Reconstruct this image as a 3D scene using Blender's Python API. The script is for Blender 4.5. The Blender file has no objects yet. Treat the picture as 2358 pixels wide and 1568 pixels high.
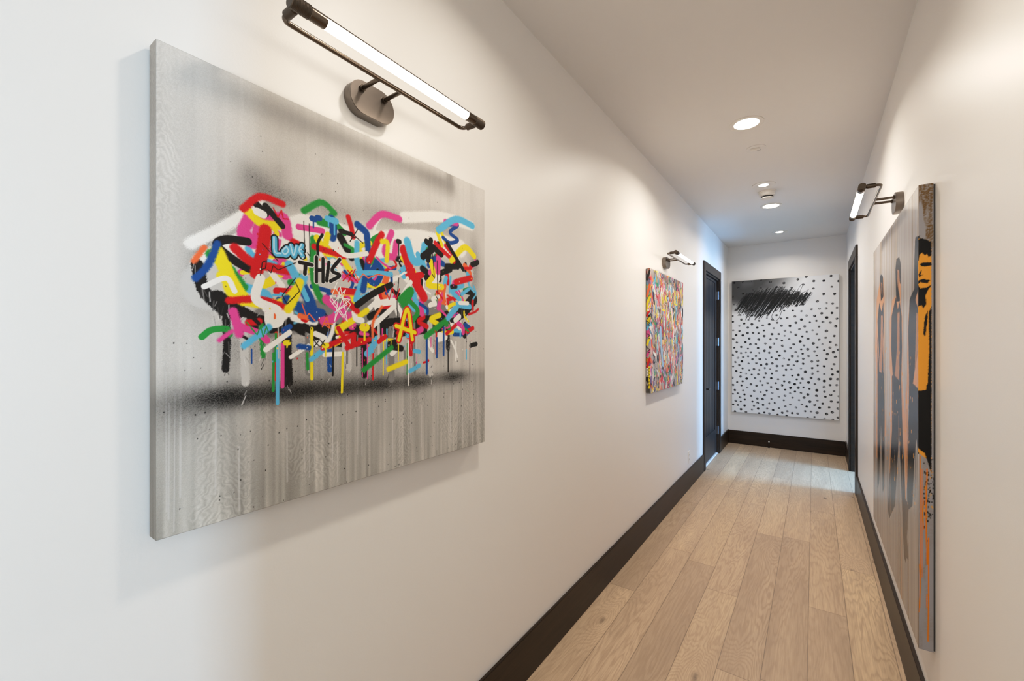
import bpy, bmesh, math, random
import numpy as np
from mathutils import Vector, Matrix
PI = math.pi
C = bpy.context.scene.collection
sc = bpy.context.scene
rnd = random.Random(7)

# ---------------------------------------------------------------- paint data
# marks in thousandths of the canvas (u to the right, v upward), widths in mm
A_UNDER=[('W',43.3,'s',[79,562,153,622,280,692,411,698]),('W',58.6,'s',[290,692,480,692,659,734,863,743]),('N',91.9,'s',[86,516,280,581,494,612,885,653]),('W',54.2,'s',[228,616,411,673,659,679]),('N',71.8,'s',[153,463,360,522,557,540,863,553]),('g',71.8,'s',[208,446,385,476,557,487,796,509]),('W',22.4,'s',[56,603,119,655,189,722]),('W',32.7,'s',[606,794,775,837,922,840]),('K',36.6,'m',[103,489,189,439,290,449]),('K',55.0,'m',[290,444,411,411,557,439,754,461]),('K',42.9,'m',[735,467,863,504,933,560]),('K',21.6,'m',[67,560,79,506,114,466]),('K',13.8,'m',[119,462,121,393,118,336]),('N',16.0,'m',[153,444,155,383,158,303]),('G',11.0,'m',[191,435,195,363]),('K',21.1,'m',[250,442,249,382,252,296]),('g',20.1,'m',[304,427,304,319]),('B',14.6,'m',[358,417,360,322]),('N',19.6,'m',[411,411,414,326]),('K',20.3,'m',[463,425,465,302]),('g',21.6,'m',[557,433,559,282]),('R',15.1,'m',[637,446,633,357]),('N',21.1,'m',[714,460,719,289]),('K',18.0,'m',[796,478,800,376])]
A_MARKS=[('P',23.8,'s',[166,685,153,643,180,628,189,671,238,703,250,663]),('Y',18.3,'s',[158,703,189,679,228,680]),('K',14.8,'m',[180,720,200,702]),('K',13.3,'m',[200,721,238,682]),('W',16.5,'m',[182,703,195,699]),('K',17.0,'m',[162,628,119,624,103,607,136,580,164,566]),('G',18.9,'s',[91,587,119,567,153,522]),('Y',26.0,'s',[103,593,127,539,153,493]),('R',25.7,'s',[200,663,193,610,180,558]),('R',18.9,'s',[136,609,171,582,228,575,256,573]),('Y',20.8,'s',[119,567,136,501,228,489,280,537]),('R',14.6,'s',[125,489,189,497,244,483]),('W',18.9,'m',[189,547,180,496,228,473,231,446,210,442,208,471]),('K',8.2,'m',[155,471,185,440]),('G',12.1,'m',[75,407,92,422,120,425,126,413]),('P',17.6,'s',[133,465,141,436,145,415]),('C',12.7,'s',[155,387,179,408,207,433]),('W',11.6,'m',[201,378,255,420]),('W',9.0,'m',[258,358,302,387]),('C',12.5,'s',[310,351,352,383]),('R',13.2,'s',[341,380,432,418]),('R',13.7,'s',[410,380,481,404]),('G',14.4,'s',[463,315,559,379]),('Y',14.9,'s',[548,313,615,333]),('C',12.8,'s',[630,302,669,318]),('B',26.1,'s',[280,548,304,506,315,462]),('B',21.8,'s',[249,501,290,480,337,472]),('C',19.7,'s',[254,589,280,548,290,561]),('C',12.0,'m',[280,548,299,506]),('Y',19.4,'s',[280,548,265,502,252,478]),('G',16.4,'s',[315,666,315,564,337,509,358,508]),('Y',16.5,'m',[325,670,339,647]),('Y',14.9,'s',[354,685,346,637,385,633,421,597]),('R',14.6,'s',[317,646,360,640,401,635]),('K',7.1,'m',[339,682,327,657,327,622]),('P',23.6,'s',[351,510,398,478,425,443]),('P',21.1,'s',[411,515,373,464,342,452]),('Y',15.8,'s',[383,427,473,488]),('Y',13.1,'s',[381,434,425,457]),('W',15.5,'m',[432,480,437,463,457,458]),('R',15.5,'m',[390,539,437,539]),('R',15.5,'s',[401,515,441,485]),('C',15.7,'s',[441,679,441,629,455,581,437,517]),('B',18.2,'s',[474,699,477,635,460,547]),('B',16.2,'m',[504,631,480,584,504,572,524,611,504,635]),('C',13.8,'m',[437,592,494,602,557,606]),('R',18.5,'s',[524,722,506,692,480,636]),('W',13.0,'m',[373,654,411,639,472,655]),('P',19.3,'s',[559,735,534,671,566,663,576,706]),('Y',14.2,'s',[524,701,544,699,541,646]),('R',30.3,'s',[606,690,644,606,688,547]),('C',25.8,'s',[619,720,644,663,680,674,692,720]),('W',14.5,'m',[494,445,576,516,633,590]),('K',17.2,'m',[441,502,494,540,557,573]),('G',25.1,'s',[606,518,633,562,595,530]),('G',15.3,'m',[623,533,662,499,640,464]),('G',15.8,'s',[705,708,714,685]),('B',18.7,'s',[711,658,735,683,775,672]),('Y',18.6,'m',[771,590,707,591,731,628,719,671]),('P',21.6,'s',[751,642,754,688]),('K',21.6,'m',[684,683,754,736]),('K',18.3,'m',[767,703,699,736]),('K',18.5,'m',[707,675,719,744]),('R',14.1,'m',[738,739,830,689]),('R',12.6,'s',[787,739,822,713]),('Y',13.6,'m',[747,778,771,736]),('Y',12.4,'m',[763,788,787,752]),('B',12.5,'m',[775,765,809,753,849,771,809,791,849,826,796,816]),('P',17.0,'s',[787,824,844,831]),('O',8.0,'s',[492,411,494,457,524,503]),('G',18.6,'s',[697,416,732,437,777,465]),('C',19.7,'s',[800,482,836,519]),('P',8.7,'s',[107,400,130,420]),('C',9.3,'s',[187,410,210,430]),('B',12.0,'s',[278,385,304,381]),('R',11.9,'m',[384,434,413,388]),('R',12.8,'m',[537,413,513,397]),('C',12.8,'m',[648,367,669,364]),('Y',9.6,'d',[249,394,249,383]),('Y',10.4,'d',[348,387,348,358]),('Y',16.9,'d',[465,439,465,402]),('C',11.5,'d',[356,728,356,709]),('C',12.7,'d',[373,727,373,690]),('B',11.1,'d',[315,718,317,696]),('B',10.2,'d',[329,724,329,717]),('K',11.0,'d',[586,713,586,670]),('B',13.4,'s',[64,531,86,563,103,612]),('R',14.6,'s',[153,702,189,740,238,736]),('C',22.6,'s',[754,787,840,845,929,842]),('Y',20.3,'s',[817,691,885,751,939,727]),('G',14.4,'s',[290,733,337,767,373,748]),('P',18.7,'s',[480,738,524,783,589,785]),('R',20.6,'s',[840,615,919,640]),('K',14.4,'m',[796,749,877,667]),('W',10.3,'m',[79,515,119,538,136,511]),('O',10.0,'s',[61,567,79,599])]
A_LETTERS=[('C','K',10.3,16.9,[[220,648,222,613,236,611],[249,630,240,618,246,611,254,621,249,630],[259,637,266,612,273,637],[286,643,280,628,287,616],[280,628,287,631]]),('K','W',9.1,12.1,[[280,599,311,597],[295,597,293,572],[323,619,323,555],[341,618,341,557],[323,585,341,588],[357,611,351,561],[388,624,366,591,388,580,362,561]]),('Y','R',11.2,19.9,[[586,403,619,502,640,404],[576,447,651,427]])]
A_LINES=[('K',2.7,[419,707,460,683]),('K',2.6,[443,719,419,680]),('K',2.4,[411,698,437,693]),('R',3.3,[396,591,427,569]),('R',3.2,[425,598,398,567]),('R',3.3,[411,598,443,567]),('R',3.3,[435,603,414,566]),('K',2.2,[290,706,293,628,286,634]),('K',2.2,[304,702,306,619,299,627]),('R',2.9,[217,721,228,701,236,720,240,700,252,702]),('O',3.0,[432,596,446,573,460,594,477,584,509,599,537,598]),('K',2.0,[189,554,193,585,202,591,200,572,193,569]),('K',1.9,[205,569,212,563,217,581,228,572,269,596]),('K',2.1,[269,557,238,511,249,490,280,526,269,547]),('K',3.0,[747,679,751,544,742,555]),('K',2.9,[726,706,735,617,726,628]),('G',2.2,[160,442,177,420,169,428,182,413,189,435,195,408,202,433,208,415]),('K',2.5,[315,402,331,384]),('K',2.4,[331,402,317,384]),('K',2.5,[334,400,346,387]),('K',2.5,[346,402,334,384]),('W',2.2,[373,547,411,502,373,476,419,516,360,522,411,454,390,549,373,453,405,542,366,499]),('W',2.1,[381,560,360,510,398,465,421,503,385,529]),('K',2.9,[579,529,586,598,579,516,582,461]),('R',3.1,[534,565,550,527,562,565,576,529,589,565]),('O',2.6,[286,493,297,461,304,470,320,451]),('O',3.1,[339,437,351,463,360,433,341,446,368,445]),('K',1.9,[193,630,228,594])]
A_SPRAY=[(119,273,69,22,0.9),(189,272,82,24,0.7),(280,270,79,24,0.8),(385,266,85,23,0.7),(509,265,81,23,0.8),(659,264,89,23,0.75),(828,270,70,20,0.8),(360,288,314,36,0.3),(79,534,28,58,0.5),(103,612,34,51,0.3),(153,692,62,35,0.35),(228,754,66,28,0.35),(360,757,94,25,0.28),(557,782,96,26,0.3),(775,807,82,35,0.3),(939,676,30,104,0.35),(189,773,37,37,0.26),(166,791,23,27,0.2),(232,809,21,25,0.16),(153,383,53,53,0.3),(313,371,81,50,0.3),(524,366,94,47,0.3),(754,392,81,54,0.3),(290,337,159,60,0.14),(41,258,72,48,0.25)]
R_FRONT=[('O',[166,1270,337,1371,457,1356,490,1244,490,1071,457,830,552,584,457,546,355,641,245,388,125,386,166,808,83,1002]),('K',[319,1373,355,1382,424,1360,441,1270,355,1255,337,1325]),('O',[355,1346,407,1336,407,1273,373,1285]),('K',[206,1147,282,1238,373,1181,441,1226,457,1137,424,1028,441,873,390,866,319,866,245,1051]),('K',[206,1051,282,864,457,870,490,703,474,309,424,273,355,641,264,275,206,236,206,667]),('O',[355,1173,424,1170,424,1005,373,869,301,877,337,1050]),('O',[669,1129,750,1223,873,1232,861,1381,941,1380,984,1345,984,1187,1025,1115,1015,873,1122,684,1104,514,1025,667,941,724,873,455,750,267,641,294,723,851,669,907]),('K',[849,1346,873,1380,941,1376,973,1346,973,1276,941,1297,919,1255,952,1207,873,1213,861,1270]),('O',[896,1339,941,1330,963,1259,930,1234,896,1284]),('K',[737,1146,849,1215,907,1159,952,1189,995,1133,1005,1011,984,884,896,871,775,878,723,1008]),('K',[750,876,984,881,1005,733,1025,649,1085,426,1094,195,1065,200,1025,357,941,688,825,330,655,217,612,244,750,638]),('O',[896,1156,952,1157,952,1011,941,874,825,885,885,1010]),('O',[1122,881,1141,1110,1185,1188,1260,1213,1276,1317,1283,1391,1329,1388,1337,868,1291,773,1260,708,1244,628,1193,696]),('K',[1176,885,1159,1077,1185,1185,1276,1214,1276,1317,1291,1387,1337,1384,1337,1220,1276,1181,1337,1132,1337,1014,1276,938,1244,896]),('O',[1307,1133,1337,1132,1337,868,1244,887,1276,938]),('K',[1176,885,1337,868,1337,662,1307,716,1260,616,1227,453,1141,410,1122,585,1167,756]),('O',[1122,881,1159,706,1141,524,1085,409,1075,675,1094,845]),('B',[1085,426,1159,432,1122,289,1159,222,1113,211,1065,234])]
R_SIDE=[('O',[1336,1381,1348,1382,1374,1367,1374,711,1372,639,1376,582,1365,638,1336,663]),('K',[1336,1378,1350,1382,1374,1367,1374,1321,1367,1316,1363,1328,1357,1323,1350,1332,1344,1327,1339,1307,1336,1308]),('K',[1344,1295,1354,1300,1374,1298,1374,1288,1361,1286,1348,1287]),('K',[1339,1260,1348,1274,1346,1257,1354,1259,1342,1251]),('K',[1339,1240,1352,1245,1371,1239,1363,1229,1346,1234,1337,1228]),('K',[1336,1227,1346,1213,1361,1215,1374,1223,1367,1209,1359,1189,1361,1160,1354,1146,1348,1157,1336,1152]),('K',[1357,1116,1365,1139,1363,1094,1358,1051,1353,1061]),('K',[1367,1130,1374,1150,1374,870,1359,869,1365,899,1369,1015]),('K',[1336,868,1374,873,1374,596,1367,624,1357,660,1336,677])]
R_DRIPS=[(1345,649,138,2.6),(1363,608,289,3.8),(1367,377,33,4.3),(1350,606,242,2.0),(1343,283,122,2.6),(1354,505,403,2.2),(1363,188,144,2.0)]

# ---------------------------------------------------------------- helpers
def lin(c):
    c = np.asarray(c, dtype=np.float32)
    return np.where(c <= 0.04045, c / 12.92, ((c + 0.055) / 1.055) ** 2.4)

class MB:
    def __init__(s): s.v = []; s.f = []
    def box(s, x0, x1, y0, y1, z0, z1):
        n = len(s.v)
        s.v += [(x, y, z) for x in (x0, x1) for y in (y0, y1) for z in (z0, z1)]
        s.f += [tuple(n + i for i in q) for q in ((0, 1, 3, 2), (4, 6, 7, 5), (0, 4, 5, 1), (2, 3, 7, 6), (0, 2, 6, 4), (1, 5, 7, 3))]
        return s
    def tube(s, pts, r, seg=16, a0=0.0, a1=2 * PI, caps=True, up=(0, 0, 1)):
        pts = [Vector(p) for p in pts]; up = Vector(up); n0 = len(s.v)
        rs = r if isinstance(r, (list, tuple)) else [r] * len(pts)
        full = abs(a1 - a0 - 2 * PI) < 1e-6
        m = seg if full else seg + 1
        for i, p in enumerate(pts):
            d = (pts[min(i + 1, len(pts) - 1)] - pts[max(i - 1, 0)]).normalized()
            u = up - d * up.dot(d)
            if u.length < 1e-4: u = Vector((1, 0, 0)) - d * d.x
            u.normalize(); w = d.cross(u)
            for k in range(m):
                a = a0 + (a1 - a0) * k / seg
                q = p + (u * math.cos(a) + w * math.sin(a)) * rs[i]
                s.v.append(tuple(q))
        for i in range(len(pts) - 1):
            for k in range(seg):
                a = n0 + i * m + k; b = n0 + i * m + (k + 1) % m
                s.f.append((a, b, b + m, a + m))
        if caps:
            s.f.append(tuple(n0 + k for k in range(m))[::-1])
            s.f.append(tuple(n0 + (len(pts) - 1) * m + k for k in range(m)))
        return s
    def lathe(s, prof, seg=40, axis='z', o=(0, 0, 0)):
        n0 = len(s.v)
        for r, h in prof:
            for k in range(seg):
                a = 2 * PI * k / seg
                s.v.append((o[0] + r * math.cos(a), o[1] + r * math.sin(a), o[2] + h))
        for i in range(len(prof) - 1):
            for k in range(seg):
                a = n0 + i * seg + k; b = n0 + i * seg + (k + 1) % seg
                s.f.append((a, b, b + seg, a + seg))
        return s
    def prism(s, outline, x0, x1):                    # outline in (y,z), extruded in x
        n0 = len(s.v); n = len(outline)
        for x in (x0, x1): s.v += [(x, y, z) for y, z in outline]
        for i in range(n): s.f.append((n0 + i, n0 + (i + 1) % n, n0 + n + (i + 1) % n, n0 + n + i))
        s.f.append(tuple(n0 + i for i in range(n))[::-1]); s.f.append(tuple(n0 + n + i for i in range(n)))
        return s
    def build(s, name, m, parent=None, smooth=False, bevel=0.0, angle=40):
        me = bpy.data.meshes.new(name); me.from_pydata(s.v, [], s.f)
        bm = bmesh.new(); bm.from_mesh(me)
        bmesh.ops.recalc_face_normals(bm, faces=bm.faces)
        if bevel:
            es = [e for e in bm.edges if len(e.link_faces) == 2 and e.calc_face_angle() > 0.6]
            bmesh.ops.bevel(bm, geom=es, offset=bevel, segments=2, affect='EDGES', clamp_overlap=True)
        bm.to_mesh(me); bm.free()
        if smooth:
            me.polygons.foreach_set('use_smooth', [True] * len(me.polygons))
            me.set_sharp_from_angle(angle=math.radians(angle))
        me.materials.append(m)
        o = bpy.data.objects.new(name, me); C.objects.link(o)
        if parent: o.parent = parent
        return o

def empty(name, loc=(0, 0, 0), rz=0.0):
    o = bpy.data.objects.new(name, None); C.objects.link(o)
    o.empty_display_size = 0.05
    o.location = loc; o.rotation_euler = (0, 0, rz); return o
def tag(o, label=None, cat=None, group=None, kind=None):
    for k, v in (('label', label), ('category', cat), ('group', group), ('kind', kind)):
        if v: o[k] = v
    return o
def struct(o): o['kind'] = 'structure'; return o

# ---------------------------------------------------------------- materials
def new_mat(name):
    m = bpy.data.materials.new(name); m.use_nodes = True
    nt = m.node_tree
    return m, nt, nt.nodes['Principled BSDF']
def N(nt, t, **kw):
    n = nt.nodes.new(t)
    for k, v in kw.items():
        if k in n.inputs.keys(): n.inputs[k].default_value = v
        else: setattr(n, k, v)
    return n
def L(nt, a, b): nt.links.new(a, b)
def math_(nt, op, a, b=None, c=None):
    n = nt.nodes.new('ShaderNodeMath'); n.operation = op
    for i, x in enumerate((a, b, c)):
        if x is None: continue
        if isinstance(x, (int, float)): n.inputs[i].default_value = x
        else: L(nt, x, n.inputs[i])
    return n.outputs[0]
def mixc(nt, f, a, b, mode='MIX'):
    n = nt.nodes.new('ShaderNodeMix'); n.data_type = 'RGBA'; n.blend_type = mode
    for i, x in ((0, f), (6, a), (7, b)):
        if isinstance(x, (int, float)): n.inputs[i].default_value = x
        elif isinstance(x, tuple): n.inputs[i].default_value = (*x, 1.0) if len(x) == 3 else x
        else: L(nt, x, n.inputs[i])
    return n.outputs[2]
def ramp(nt, f, stops):
    n = nt.nodes.new('ShaderNodeValToRGB'); e = n.color_ramp.elements
    while len(e) < len(stops): e.new(0.5)
    for k, (p, c) in enumerate(stops): e[k].position = p; e[k].color = (*c, 1)
    L(nt, f, n.inputs[0]); return n.outputs[0]
def coords(nt, scale=(1, 1, 1), which='Object'):
    t = nt.nodes.new('ShaderNodeTexCoord'); mp = nt.nodes.new('ShaderNodeMapping')
    mp.inputs['Scale'].default_value = scale
    L(nt, t.outputs[which], mp.inputs[0]); return mp.outputs[0]
def noise(nt, vec, scale, detail=3, rough=0.5, dist=0.0):
    n = N(nt, 'ShaderNodeTexNoise', Scale=scale, Detail=detail, Roughness=rough, Distortion=dist)
    L(nt, vec, n.inputs['Vector']); return n.outputs[0]
def bump(nt, h, strength, dist, bsdf):
    b = N(nt, 'ShaderNodeBump', Strength=strength, Distance=dist)
    L(nt, h, b.inputs['Height']); L(nt, b.outputs[0], bsdf.inputs['Normal'])

def paint_mat(name, col, rough=0.5, spec=0.35, tex=0.12):
    m, nt, p = new_mat(name)
    v = coords(nt)
    big = noise(nt, v, 0.9, 2)
    c = mixc(nt, big, tuple(x * 0.985 for x in col), tuple(min(1, x * 1.015) for x in col))
    L(nt, c, p.inputs['Base Color'])
    p.inputs['Roughness'].default_value = rough; p.inputs['Specular IOR Level'].default_value = spec
    bump(nt, noise(nt, v, 260, 2), tex, 0.0012, p)
    return m
def plain(name, col, rough=0.5, metal=0.0, spec=0.5):
    m, nt, p = new_mat(name)
    v = coords(nt); n = noise(nt, v, 35, 3)
    L(nt, mixc(nt, n, tuple(x * 0.93 for x in col), tuple(min(1, x * 1.05) for x in col)), p.inputs['Base Color'])
    p.inputs['Roughness'].default_value = rough; p.inputs['Metallic'].default_value = metal
    p.inputs['Specular IOR Level'].default_value = spec
    return m
def emis(name, col, strength):
    m, nt, p = new_mat(name)
    p.inputs['Base Color'].default_value = (*col, 1)
    p.inputs['Emission Color'].default_value = (*col, 1); p.inputs['Emission Strength'].default_value = strength
    return m
def dark_wood(name, axis='z', base=(0.011, 0.0058, 0.0028), light=(0.027, 0.0145, 0.0072), rough=0.40):
    m, nt, p = new_mat(name)
    s = {'z': (30, 30, 1.6), 'y': (30, 1.6, 30), 'x': (1.6, 30, 30)}[axis]
    v = coords(nt, s)
    n = noise(nt, v, 1.5, 6, 0.62, 0.6)
    L(nt, ramp(nt, n, [(0.3, base), (0.72, light)]), p.inputs['Base Color'])
    p.inputs['Roughness'].default_value = rough; p.inputs['Specular IOR Level'].default_value = 0.24
    bump(nt, n, 0.12, 0.0015, p)
    return m

def floor_mat():
    m, nt, p = new_mat('oak_planks')
    t = nt.nodes.new('ShaderNodeTexCoord'); sp = nt.nodes.new('ShaderNodeSeparateXYZ')
    L(nt, t.outputs['Object'], sp.inputs[0]); X, Y = sp.outputs[0], sp.outputs[1]
    u = math_(nt, 'DIVIDE', math_(nt, 'ADD', X, 2.284), 0.1615)
    row = math_(nt, 'FLOOR', u); fu = math_(nt, 'FRACT', u)
    wn = N(nt, 'ShaderNodeTexWhiteNoise', noise_dimensions='1D'); L(nt, math_(nt, 'ADD', row, 3.7), wn.inputs['W'])
    yy = math_(nt, 'DIVIDE', math_(nt, 'ADD', Y, math_(nt, 'MULTIPLY', wn.outputs['Value'], 9.0)), 1.62)
    col = math_(nt, 'FLOOR', yy); fy = math_(nt, 'FRACT', yy)
    cb = nt.nodes.new('ShaderNodeCombineXYZ'); L(nt, row, cb.inputs[0]); L(nt, col, cb.inputs[1])
    w2 = N(nt, 'ShaderNodeTexWhiteNoise', noise_dimensions='2D'); L(nt, cb.outputs[0], w2.inputs['Vector'])
    pid = w2.outputs['Value']
    # grain coordinates, shifted for every plank
    off = math_(nt, 'MULTIPLY', pid, 57.0)
    # knots: scattered points that the growth rings bend around
    kv = nt.nodes.new('ShaderNodeCombineXYZ')
    L(nt, math_(nt, 'ADD', X, off), kv.inputs[0]); L(nt, math_(nt, 'ADD', math_(nt, 'MULTIPLY', Y, 0.42), off), kv.inputs[1])
    vo = N(nt, 'ShaderNodeTexVoronoi', Scale=3.6, Randomness=1.0); L(nt, kv.outputs[0], vo.inputs['Vector'])
    vd = vo.outputs['Distance']
    bend = math_(nt, 'EXPONENT', math_(nt, 'MULTIPLY', math_(nt, 'MULTIPLY', vd, vd), -16.0))
    g = nt.nodes.new('ShaderNodeCombineXYZ')
    L(nt, math_(nt, 'ADD', X, off), g.inputs[0]); L(nt, math_(nt, 'ADD', math_(nt, 'MULTIPLY', Y, 0.11), off), g.inputs[1])
    n1 = noise(nt, g.outputs[0], 4.6, 5, 0.5, 0.15)
    field = math_(nt, 'ADD', n1, math_(nt, 'MULTIPLY', bend, 0.30))
    rings = math_(nt, 'POWER', math_(nt, 'MULTIPLY_ADD', math_(nt, 'SINE', math_(nt, 'MULTIPLY', field, 185.0)), 0.5, 0.5), 2.2)
    fine = nt.nodes.new('ShaderNodeCombineXYZ')
    L(nt, math_(nt, 'ADD', X, off), fine.inputs[0]); L(nt, math_(nt, 'MULTIPLY', Y, 0.04), fine.inputs[1])
    n2 = noise(nt, fine.outputs[0], 190.0, 4, 0.6)
    n3 = noise(nt, g.outputs[0], 2.6, 2)
    n4 = noise(nt, g.outputs[0], 7.5, 4, 0.6, 0.8)
    tone = ramp(nt, pid, [(0.0, (0.47, 0.345, 0.228)), (0.3, (0.58, 0.427, 0.28)), (0.6, (0.65, 0.478, 0.305)), (0.85, (0.52, 0.38, 0.25)), (1.0, (0.76, 0.565, 0.345))])
    c = mixc(nt, math_(nt, 'MULTIPLY', rings, math_(nt, 'MULTIPLY_ADD', n3, 0.85, -0.13)), tone, (0.27, 0.17, 0.10))
    c = mixc(nt, math_(nt, 'MULTIPLY', math_(nt, 'SUBTRACT', 0.62, n2), 1.25), c, (0.26, 0.165, 0.095))
    c = mixc(nt, math_(nt, 'MULTIPLY', math_(nt, 'SUBTRACT', n4, 0.36), 1.5), c, (0.30, 0.205, 0.132))
    kd = math_(nt, 'ADD', vd, math_(nt, 'MULTIPLY', math_(nt, 'SUBTRACT', noise(nt, t.outputs['Object'], 70, 2), 0.5), 0.05))
    kn = nt.nodes.new('ShaderNodeMapRange'); L(nt, kd, kn.inputs[0])
    kn.inputs[1].default_value = 0.012; kn.inputs[2].default_value = 0.062; kn.inputs[3].default_value = 0.85; kn.inputs[4].default_value = 0.0
    c = mixc(nt, kn.outputs[0], c, (0.13, 0.085, 0.055))
    # seams
    du = math_(nt, 'MULTIPLY', math_(nt, 'MINIMUM', fu, math_(nt, 'SUBTRACT', 1.0, fu)), 0.1615)
    dy = math_(nt, 'MULTIPLY', math_(nt, 'MINIMUM', fy, math_(nt, 'SUBTRACT', 1.0, fy)), 1.62)
    seam = math_(nt, 'LESS_THAN', math_(nt, 'MINIMUM', du, dy), 0.0016)
    c = mixc(nt, math_(nt, 'MULTIPLY', seam, 0.65), c, (0.12, 0.075, 0.045))
    L(nt, c, p.inputs['Base Color'])
    r = math_(nt, 'MULTIPLY_ADD', n2, 0.18, 0.36); L(nt, r, p.inputs['Roughness'])
    p.inputs['Specular IOR Level'].default_value = 0.42
    bump(nt, math_(nt, 'SUBTRACT', math_(nt, 'MULTIPLY', n2, 0.5), math_(nt, 'MULTIPLY', seam, 1.0)), 0.18, 0.002, p)
    return m

def canvas_mat(name, rough, spec, weave, wscale):
    m, nt, p = new_mat(name)
    a = nt.nodes.new('ShaderNodeAttribute'); a.attribute_name = 'paint'
    L(nt, a.outputs['Color'], p.inputs['Base Color'])
    p.inputs['Roughness'].default_value = rough; p.inputs['Specular IOR Level'].default_value = spec
    bump(nt, noise(nt, coords(nt), wscale, 3, 0.6), weave, 0.0015, p)
    return m

M = {
 'wall': paint_mat('warm_white_wall_paint', (0.80, 0.778, 0.748), 0.42, 0.38, 0.10),
 'ceiling': paint_mat('flat_ceiling_paint', (0.76, 0.745, 0.725), 0.8, 0.2, 0.08),
 'floor': floor_mat(),
 'wood_y': dark_wood('espresso_board_along_hall', 'y'),
 'wood_x': dark_wood('espresso_board_across_hall', 'x'),
 'wood_z': dark_wood('espresso_upright', 'z', (0.016, 0.011, 0.008), (0.042, 0.029, 0.021), 0.42),
 'door': dark_wood('espresso_door', 'z', (0.011, 0.0095, 0.009), (0.032, 0.028, 0.026), 0.40),
 'bronze': plain('brushed_dark_bronze', (0.125, 0.098, 0.076), 0.24, 1.0),
 'bronze_dark': plain('knurled_dark_bronze', (0.085, 0.066, 0.05), 0.42, 1.0),
 'nickel': plain('dark_nickel_plate', (0.20, 0.172, 0.148), 0.34, 1.0),
 'steel': plain('satin_steel', (0.22, 0.24, 0.28), 0.3, 1.0),
 'black_metal': plain('black_metal', (0.02, 0.02, 0.022), 0.35, 0.6),
 'white_plastic': plain('white_plastic', (0.78, 0.75, 0.70), 0.45),
 'dark_vent': plain('dark_vent', (0.02, 0.02, 0.02), 0.7),
 'glow_tube': emis('glowing_tube_diffuser', (1.0, 0.89, 0.75), 6.2),
 'glow_disc': emis('glowing_downlight_lens', (1.0, 0.93, 0.84), 22.0),
 'stretcher': plain('dark_stretcher_back', (0.03, 0.028, 0.026), 0.6),
 'threshold': plain('pale_threshold', (0.72, 0.74, 0.76), 0.4),
 'gap_glow': emis('painted_daylight_glow', (0.10, 0.42, 0.62), 0.55),
}

# ---------------------------------------------------------------- the setting
XL, XR_, YE, ZC = -0.994, 0.331, 6.735, 2.74
D0, D1, DH = 5.145, 6.0, 2.205         # both door openings
YB = -2.2
def wall_with_hole(x0, x1, ys, holes):
    mb = MB(); y = ys[0]
    for (a, b, h) in holes:
        mb.box(x0, x1, y, a, 0, ZC); mb.box(x0, x1, a, b, h, ZC); y = b
    mb.box(x0, x1, y, ys[1], 0, ZC); return mb
struct(MB().box(-1.2, 3.4, YB - 0.15, YE + 0.15, -0.12, 0.0).build('floor', M['floor']))
struct(MB().box(-1.2, 3.4, YB - 0.15, YE + 0.15, ZC, ZC + 0.12).build('ceiling', M['ceiling']))
struct(wall_with_hole(XL - 0.12, XL, (YB, YE + 0.12), [(D0, D1, DH)]).build('wall_left', M['wall']))
struct(wall_with_hole(XR_, XR_ + 0.13, (YB, YE + 0.12), [(-1.35, 0.03, 2.5), (D0, D1, DH)]).build('wall_right', M['wall']))
struct(MB().box(XL, XR_, YE, YE + 0.12, 0, ZC).build('wall_end', M['wall']))
struct(MB().box(XL, 3.4, YB - 0.12, YB, 0, ZC).build('wall_behind', M['wall']))
struct(MB().box(3.28, 3.4, YB, YE + 0.12, 0, ZC).build('wall_far_right', M['wall']))
struct(MB().box(XR_ + 0.13, 3.28, 2.55, 2.67, 0, ZC).build('wall_partition', M['wall']))
struct(MB().box(XR_ + 0.13, 3.28, YE, YE + 0.12, 0, ZC).build('wall_side_room', M['wall']))
BH, BT = 0.187, 0.014
struct(MB().box(XL, XL + BT, YB, 5.053, 0, BH).box(XL, XL + BT, 6.09, YE, 0, BH).build('baseboard_left', M['wood_y'], bevel=0.002))
struct(MB().box(XR_ - BT, XR_, 0.12, 5.053, 0, BH).box(XR_ - BT, XR_, 6.09, YE, 0, BH).build('baseboard_right', M['wood_y'], bevel=0.002))
struct(MB().box(XL + BT, XR_ - BT, YE - BT, YE, 0, BH - 0.004).build('baseboard_end', M['wood_x'], bevel=0.002))

# door on the left: casing, jamb, grooved slab, hinges, lever
def casing(parent, xw, sx):
    a, b = sorted((xw, xw + sx * 0.018))
    k = MB().box(a, b, D0 - 0.092, D0, 0, DH)
    k.box(a, b, D1, D1 + 0.092, 0, DH); k.box(a, b, D0 - 0.092, D1 + 0.092, DH, DH + 0.10)
    k.build('casing', M['wood_z'], parent, bevel=0.0025)
d1 = struct(empty('door_1', (0, 0, 0)))
casing(d1, XL, 1)
j = MB().box(XL - 0.12, XL + 0.002, D0, D0 + 0.018, 0, DH - 0.018).box(XL - 0.12, XL + 0.002, D1 - 0.018, D1, 0, DH - 0.018).box(XL - 0.12, XL + 0.002, D0, D1, DH - 0.018, DH)
j.build('jamb', M['wood_z'], d1)
xf = XL - 0.018                                             # front face of the slab
s = MB(); a, b, z0, z1 = D0 + 0.021, D1 - 0.021, 0.022, DH - 0.022
st, br, tr = 0.10, 0.30, 0.03
s.box(xf - 0.04, xf, a, a + st, z0, z1).box(xf - 0.04, xf, b - st, b, z0, z1)
s.box(xf - 0.04, xf, a + st, b - st, z0, z0 + br).box(xf - 0.04, xf, a + st, b - st, z1 - tr, z1)
n = 6; pw = (b - a - 2 * st) / n
for i in range(n):
    y = a + st + i * pw
    s.box(xf - 0.036, xf - 0.006, y + 0.0035, y + pw - 0.0035, z0 + br, z1 - tr)
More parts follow.
